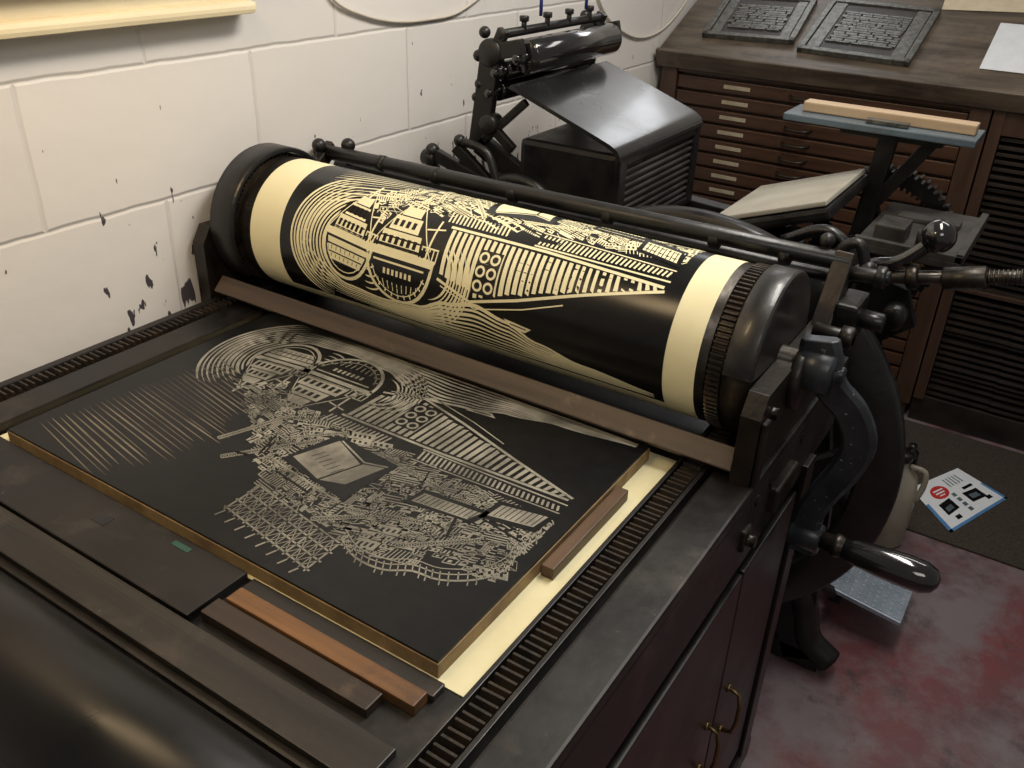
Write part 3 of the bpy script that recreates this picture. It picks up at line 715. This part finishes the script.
m.tube(smooth([(-.02,1.13,.20),(.05,1.14,.18),(.09,1.14,.10),(.16,1.15,.06)],5),.010,12)
m.tube(smooth([(.02,1.14,.08),(.09,1.15,.125),(.17,1.16,.12),(.24,1.165,.05)],5),.015,12)
m.sph((-.09,1.12,.168),.017); m.cyl((-.115,1.12,.15),(-.080,1.12,.15),.018); m.sph((-.02,1.13,.20),.014)
m.tube([(-.12,1.15,-.15),(-.08,1.14,.03)],.018,12)
m.tube([(-.12,1.15,-.15),(.2,1.19,-.3)],.018,12)
m.cyl((.05,1.13,.075),(.05,1.20,.075),.032); m.cyl((.12,1.13,.07),(.34,1.13,.06),.024)
m.sph((.34,1.13,.06),.030); m.cyl((.15,1.13,.069),(.19,1.13,.067),.033); m.cyl((.40,1.14,.10),(.52,1.14,.12),.012); m.cyl((.44,1.14,.06),(.44,1.14,.13),.014)
m.make('linkage_arm',IRON,PP)
m=M(); m.gear((.815,1.72,-.01),(0,1,0),.170,.035,56,.010,.130)
for k in range(4):
    a=k*math.pi/2+.4; m.beam((.815,1.737,-.01),(.815+.135*math.cos(a),1.737,-.01+.135*math.sin(a)),.02,.03,up=(0,1,0))
m.cyl((.815,1.6,-.01),(.815,1.77,-.01),.035)
m.make('large_gear',IRON,PP)
m=M()
xf=Matrix.Translation((.650,1.47,.12))@Matrix.Rotation(math.radians(-20),4,'Y')
m.bbox(-.125,.125,-.15,.17,-.005,.006,.003,xf); m.make('feed_board',GREYPL,PP)
m=M(); m.bbox(-.13,.13,-.16,.18,-.034,-.008,.008,xf); m.beam((.66,1.3,-.0),(.62,1.3,-.3),.03,.05); m.beam((.66,1.55,-.0),(.62,1.55,-.3),.03,.05)
m.make('platen',IRON,PP)
m=M(); m.bbox(.575,.985,1.57,1.70,.262,.278,.003); m.make('delivery_board',BLUEGREY,PP)
m=M(); m.beam((.80,1.66,.26),(.78,1.66,.0),.03,.04); m.beam((.90,1.66,.26),(.80,1.66,.09),.025,.03); m.bbox(.70,.92,1.60,1.68,.245,.262,.003)
m.beam((.78,1.66,.0),(.70,1.63,-.2),.03,.04); m.make('board_bracket',IRON,PP)
m=M(); m.bbox(.83,1.04,1.35,1.70,.070,.088,.003); m.bbox(.83,1.04,1.35,1.365,.085,.10,.002); m.bbox(1.025,1.04,1.35,1.70,.085,.10,.002)
m.beam((.93,1.50,.07),(.80,1.50,-.22),.03,.03); m.beam((.84,1.37,.07),(.84,1.37,-.3),.03,.03); m.beam((.84,1.37,-.3),(.74,1.22,-.33),.03,.03)
m.bbox(.86,.92,1.38,1.46,.088,.125,.004); m.cyl((.96,1.42,.088),(.96,1.42,.118),.022); m.bbox(.87,1.0,1.56,1.60,.088,.10,.003)
m.make('side_shelf',IRON_MATT,PP)
m=M()
m.prism([(.70,-.05),(.74,.06),(.86,.075),(.97,.05),(1.0,-.02),(.93,-.08),(.80,-.14)],'y',1.24,1.262)
m.beam((.80,1.25,.0),(.98,1.25,-.20),.02,.035); m.cyl((.80,1.20,.0),(.80,1.28,.0),.03); m.cyl((.96,1.20,.0),(.96,1.28,.0),.024)
m.beam((.72,1.22,.03),(.90,1.22,-.16),.02,.03); m.tube(smooth([(.72,1.22,.10),(.80,1.22,.14),(.86,1.22,.10),(.87,1.22,.02)],5),.012)
m.make('linkage_plate',IRON,PP)
m=M()
m.tube(smooth([(.84,1.18,.05),(.90,1.19,.10),(.95,1.19,.12),(1.0,1.20,.17)],5),.013,12); m.sph((1.003,1.20,.178),.031,24)
m.make('throw_off_lever',GLOSS,PP)
m=M()
m.tube(smooth([(.84,1.15,.06),(.85,1.15,.13),(.88,1.15,.15),(.90,1.15,.11)],5),.011,12); m.sph((.905,1.15,.105),.018)
m.make('catch_lever',IRON,PP)
m=M(); m.cyl((.78,1.19,.05),(1.06,1.19,.115),.013); m.cyl((1.03,1.19,.105),(1.10,1.19,.125),.022,seg=6); m.cyl((1.09,1.19,.122),(1.155,1.19,.14),.012)
for i in range(9): m.cyl((1.095+.007*i,1.19,.1235+.0019*i),(1.098+.007*i,1.19,.1243+.0019*i),.0145)
m.cyl((.90,1.19,.078),(.925,1.19,.084),.026); m.cyl((.97,1.19,.094),(.99,1.19,.099),.024)
m.make('adjusting_screw',STEEL,PP)
m=M()
xf=Matrix.Translation((1.045,1.43,-.785))@Matrix.Rotation(math.radians(8),4,'Y')
m.bbox(-.09,.09,-.10,.10,-.006,.006,.002,xf)
for i in range(9):
    for j in range(10):
        m.bbox(-.08+.019*i,-.07+.019*i,-.092+.019*j,-.082+.019*j,.005,.009,.001,xf)
m.make('treadle_plate',GALV,PP)
m=M(); m.beam((1.0,1.43,-.805),(.45,1.41,-.72),.04,.03); m.beam((.98,1.33,-.80),(.98,1.53,-.80),.03,.02); m.tube(smooth([(.98,1.35,-.80),(.93,1.3,-.74),(.85,1.3,-.70),(.6,1.3,-.72)],5),.014); m.beam((.5,1.41,-.73),(.56,1.41,-.33),.02,.02)
m.make('treadle_arm',IRON,PP)

m=M(); m.bbox(-.185,.185,-.022,.022,0,.022,.003); ob=m.make('wooden_stick',LTWOOD,org=(0,0,H)); ob.location=(.79,1.635,H+.279); tag(ob,'pale beech wooden stick lying on the blue-grey board','wood strip')
m=M(); m.bbox(-.045,.045,-.010,.010,0,.01,.002); ob=m.make('metal_bar',LEAD,org=(0,0,H)); ob.location=(.80,1.592,H+.279); tag(ob,'small dark metal bar beside the pale wooden stick','metal bar')
def cable(name,pts,r,mt,lab):
    m=M(); m.tube(smooth(pts,6),r,8); return tag(m.make(name,mt),lab,'cable')
cable('hanging_cord',[(.078,1.30,.46),(.076,1.30,.7),(.075,1.30,1.0)],.004,BLUECORD,'blue cord hanging down to the platen press top')
cable('hanging_cord',[(.082,1.50,.46),(.084,1.50,.7),(.09,1.50,1.0)],.004,BLUECORD,'blue cord hanging down to the platen press rollers')
cable('wall_cable',[(-.193,.90,.56),(-.193,.93,.494),(-.193,1.03,.455),(-.193,1.135,.436),(-.193,1.25,.432),(-.193,1.363,.44),(-.193,1.5,.49),(-.193,1.6,.56)],.0035,CABLE,'thin white cable looping along the painted block wall')
cable('wall_cable',[(-.193,2.0,.55),(-.193,2.086,.42),(-.193,2.2,.34),(-.193,2.394,.283),(-.193,2.6,.30),(-.193,2.79,.40),(-.193,2.85,.55)],.004,CABLE,'white cable drooping on the wall beside the type cabinet')

# ------------------------------------------------------------------ type cabinet
CB=root('type_cabinet',(.35,2.85,0),'dark oak printers type cabinet with shallow labelled drawers','cabinet')
F=2.57
m=M(); m.box(-.16,.90,F+.02,3.2,-.84,.17); m.bbox(-.17,.90,F+.0,3.2,-.9,-.82,.004); m.make('body',WOODCAB,CB)
m=M(); m.bbox(-.17,-.11,F-.015,F+.03,-.84,.185,.004); m.bbox(.85,.91,F-.015,F+.03,-.84,.185,.004); m.bbox(-.11,.85,F-.01,F+.03,.165,.185,.003); m.make('front_frame',WOODPOST,CB)
m=M(); m.prism([(F+.03,.17),(3.15,.17),(3.15,.465),(F+.03,.205)],'x',-.15,.90); m.make('sloping_top_support',WOODCAB,CB)
z=.158; parts=None
while z-.047>-.80:
    if parts is None:
        m=M(); m.bbox(-.107,.847,F-.006,F+.022,-.045,-.003,.003); me=m.make('drawer',WOODCAB,CB)
        me.location=(0,0,z)
        h=M(); h.bbox(.065,.16,F-.009,F-.005,-.030,-.017,.001); lab=h.make('label_card',CARD,me)
        h=M(); h.tube(smooth([(.30,F-.006,-.022),(.315,F-.026,-.026),(.345,F-.030,-.027),(.375,F-.026,-.026),(.39,F-.006,-.022)],4),.005,8); hd=h.make('handle',BROWNIRON,me)
        parts=(me,lab,hd)
    else:
        d=parts[0].copy(); d.location=(0,0,z); COL.objects.link(d)
        for q in parts[1:]:
            c_=q.copy(); c_.parent=d; COL.objects.link(c_)
    z-=.0515
RK=root('case_rack',(1.5,2.85,0),'dark wooden rack filled with thin black type cases','cabinet')
m=M(); m.box(.925,2.1,F+.10,3.2,-.84,.17); m.bbox(.915,2.1,F+.0,3.2,-.9,-.80,.004); m.make('body',DARKCASE,RK)
m=M(); m.bbox(.915,.950,F-.015,F+.12,-.81,.185,.004); m.bbox(1.52,1.55,F-.015,F+.12,-.81,.185,.004); m.bbox(2.07,2.1,F-.015,F+.12,-.81,.185,.004)
m.bbox(.945,2.08,F-.01,F+.10,.105,.185,.003); m.bbox(.945,2.08,F-.006,F+.10,-.400,-.385,.003); m.make('front_frame',WOODPOST,RK)
proto=None
for (x0,) in ((.952,),(1.552,)):
    z=.100
    while z>-.785:
        if not (-.412<z<-.375):
            if proto is None:
                m=M(); m.bbox(0,.565,F+.004,F+.10,-.0125,-.002,.001); m.bbox(.20,.30,F-.001,F+.006,-.012,-.003,.001); proto=m.make('type_case',DARKCASE,RK); d=proto
            else: d=proto.copy(); COL.objects.link(d)
            d.location=(x0,RJ.choice([0,0,0,.012,-.008]),z)
        z-=.0225
tl=math.atan(.466)
WX=Matrix.Translation((.965,F-.03,.19))@Matrix.Rotation(tl,4,'X')
m=M(); m.bbox(-1.15,1.15,0,.68,0,.038,.004,WX); m.bbox(-1.15,1.15,-.004,.012,-.012,.05,.004,WX)
tag(m.make('worktop',COUNTER),'worn sloping dark wooden worktop on top of the type cabinets','worktop')
def forme(cx,cy,w,h,seed,lab,rz=0):
    R=random.Random(seed); rt=bpy.data.objects.new('forme',None); COL.objects.link(rt); rt.empty_display_size=.1
    ORG[rt.name]=(0,0,0)
    mt_=WX@Matrix.Translation((cx,cy,.0385))@Matrix.Rotation(rz,4,'Z')
    fr=M(); t=.020
    fr.bbox(-w/2,w/2,-h/2,-h/2+t,0,.018,.002); fr.bbox(-w/2,w/2,h/2-t,h/2,0,.018,.002); fr.bbox(-w/2,-w/2+t,-h/2,h/2,0,.018,.002); fr.bbox(w/2-t,w/2,-h/2,h/2,0,.018,.002)
    fr.make('chase',LEAD,rt,z=0)
    ty=M(); ty.bbox(-w/2+t,w/2-t,-h/2+t,h/2-t,0,.012,.001)
    ty.mt(1)
    pw,ph=w*.62,h*.60
    ty.bbox(-w/2+t+.004,-pw/2-.004,-h/2+t+.004,h/2-t-.004,.012,.015,.001); ty.bbox(pw/2+.004,w/2-t-.004,-h/2+t+.004,h/2-t-.004,.012,.015,.001)
    y=-ph/2
    while y<ph/2-.01:
        hh=R.choice([.008,.012,.016]); x=-pw/2+R.uniform(0,.02)
        while x<pw/2-.01:
            ww=R.uniform(.012,.06); ww=min(ww,pw/2-x)
            if ww<.004: break
            ty.box(x,x+ww,y,y+hh*.8,.012,.017); x+=ww+R.choice([.002,.006])
        y+=hh
    ty.make('type_block',[IRON_MATT,LEAD],rt,z=0)
    rt.matrix_world=Matrix.Translation((0,0,H))@mt_
    tag(rt,lab,'printing forme'); return rt
forme(-.875,.26,.32,.27,1,'iron chase locked with lead type lying on sloping worktop',.05)
forme(-.50,.25,.36,.32,2,'large iron chase of type with wide frame on worktop',-.03)
def sheet(name,cx,cy,w,h,rz,mt,lab,zt=.0395):
    m=M(); m.box(-w/2,w/2,-h/2,h/2,0,.0012)
    ob=m.make(name,mt,org=(0,0,0),z=0); ob.matrix_world=Matrix.Translation((0,0,H))@WX@Matrix.Translation((cx,cy,zt))@Matrix.Rotation(rz,4,'Z')
    return tag(ob,lab,'paper')
sheet('paper_sheet',-.03,.25,.20,.26,.0,WHITE,'pale printed sheet lying on the sloping worktop')
sheet('paper_sheet',-.20,.54,.26,.20,.1,BUFF,'buff paper sheet at the top of the worktop')
# ------------------------------------------------------------------ floor things
m=M(); m.bbox(.2,2.6,1.88,2.54,-.8995,-.893,.002); tag(m.make('floor_mat',MATRUG),'dark brown coir floor mat in front of the cabinets','mat')
c4=[Vector(p) for p in ((1.169,1.931),(1.022,2.10),(1.125,2.312),(1.285,2.225))]
def LP(u,v,lay=0):
    p=(c4[0].lerp(c4[3],u)).lerp(c4[1].lerp(c4[2],u),v); return (p.x,p.y,-.8925+.0003*lay)
m=M()
def lq(u0,u1,v0,v1,mi,lay,sk=0):
    m.mt(mi).add([LP(u0,v0,lay),LP(u1,v0+sk,lay),LP(u1,v1+sk,lay),LP(u0,v1,lay)],[(0,1,2,3)])
lq(0,1,0,1,0,0)
lq(0,.05,0,.6,1,1); lq(0,1,0,.05,1,1); lq(.965,1,0,.5,1,1)
lq(.16,.38,.26,.50,3,1,.03); lq(.20,.32,.31,.40,4,2,.02); lq(.22,.30,.12,.20,3,1)
lq(.60,.84,.26,.50,3,1,-.03); lq(.65,.78,.32,.42,4,2,-.02); lq(.68,.86,.54,.60,3,1); lq(.80,.88,.16,.24,3,1)
for i in range(4): lq(.46,.52,.14+.12*i,.22+.12*i,4,1)
for i in range(5): lq(.56+.06*i,.58+.06*i,.70,.90,4,1)
pts=[LP(.34+.15*math.cos(a),.70+.14*math.sin(a),2) for a in [2*math.pi*k/28 for k in range(28)]]
m.mt(2).add(pts,[tuple(range(28))])
lq(.25,.43,.73,.76,0,3); lq(.26,.42,.67,.70,0,3); lq(.29,.39,.62,.64,0,3)
tag(m.make('leaflet',[WHITE,BLUE,RED,INK,BLUEGREY]),'white and blue printed leaflet with red circle on floor mat','leaflet')
JX,JY=1.000,1.80
JG=root('plastic_jug',(JX,JY,0),'cloudy plastic jug with black cap standing on the red floor','jug')
m=M(); m.lathe((JX,JY,-.8995),(0,0,1),[(0,1e-5),(0,.055),(.01,.062),(.06,.060),(.065,.063),(.17,.062),(.22,.052),(.245,.026),(.255,.022),(.27,.022)],28)
m.make('body',PLASTIC,JG)
m=M(); m.cyl((JX,JY,-.632),(JX,JY,-.606),.026); m.make('cap',IRON,JG)
m=M(); m.tube(smooth([(JX+.025,JY,-.645),(JX+.065,JY,-.65),(JX+.07,JY,-.70),(JX+.058,JY,-.75)],4),.008,8); m.make('handle',PLASTIC,JG)
m=M(); m.lathe((.985,2.24,-.8925),(0,0,1),[(0,1e-5),(0,.024),(.05,.024),(.06,.012)],20); m.mt(1).lathe((.985,2.24,-.8325),(0,0,1),[(0,.013),(.015,.013),(.016,1e-5)],20)
tag(m.make('small_bottle',[INK,IRON]),'small black bottle standing on the floor mat','bottle')

# ------------------------------------------------------------------ lights
w=bpy.data.worlds.new('w'); scene.world=w; w.use_nodes=True
w.node_tree.nodes['Background'].inputs[0].default_value=(1.0,.95,.87,1); w.node_tree.nodes['Background'].inputs[1].default_value=.17
def area(loc,target,size,sy,power,col):
    l=bpy.data.lights.new('lamp','AREA'); l.shape='RECTANGLE'; l.size=size; l.size_y=sy; l.energy=power; l.color=col
    o=bpy.data.objects.new('offscreen_area_light',l); COL.objects.link(o); o.location=loc
    o.rotation_euler=(Vector(target)-Vector(loc)).to_track_quat('-Z','Y').to_euler(); return o
area((1.0,1.1,2.6),(.0,.8,1.0),1.2,.25,33,(1,.95,.87))
area((1.3,2.3,2.6),(1.2,1.8,.2),1.0,.3,7,(1,.95,.90))
area((1.9,-.9,2.4),(.2,.6,1.0),.9,.6,8,(1,.95,.88))
area((.30,-.25,2.05),(-.2,.05,1.40),.5,.2,7,(1,.72,.40))  # low warm light added to make the glow on the left wall
area((-.05,3.40,2.15),(.3,1.4,1.2),.8,.55,6,(.95,.97,1.0))  # added at the back wall for cover reflection and rim highlights

cam=bpy.data.cameras.new('camera'); co=bpy.data.objects.new('camera',cam); COL.objects.link(co)
r=Vector((.8372,.5459,.0332)); u=Vector((-.2876,.3879,.8757)); k=Vector((.4652,-.7427,.4817))
co.matrix_world=Matrix(((r.x,u.x,k.x,1.187),(r.y,u.y,k.y,-.533),(r.z,u.z,k.z,1.6),(0,0,0,1)))
cam.sensor_width=36; cam.lens=895/1024*36; cam.clip_start=.02
scene.camera=co
scene.view_settings.view_transform='Standard'
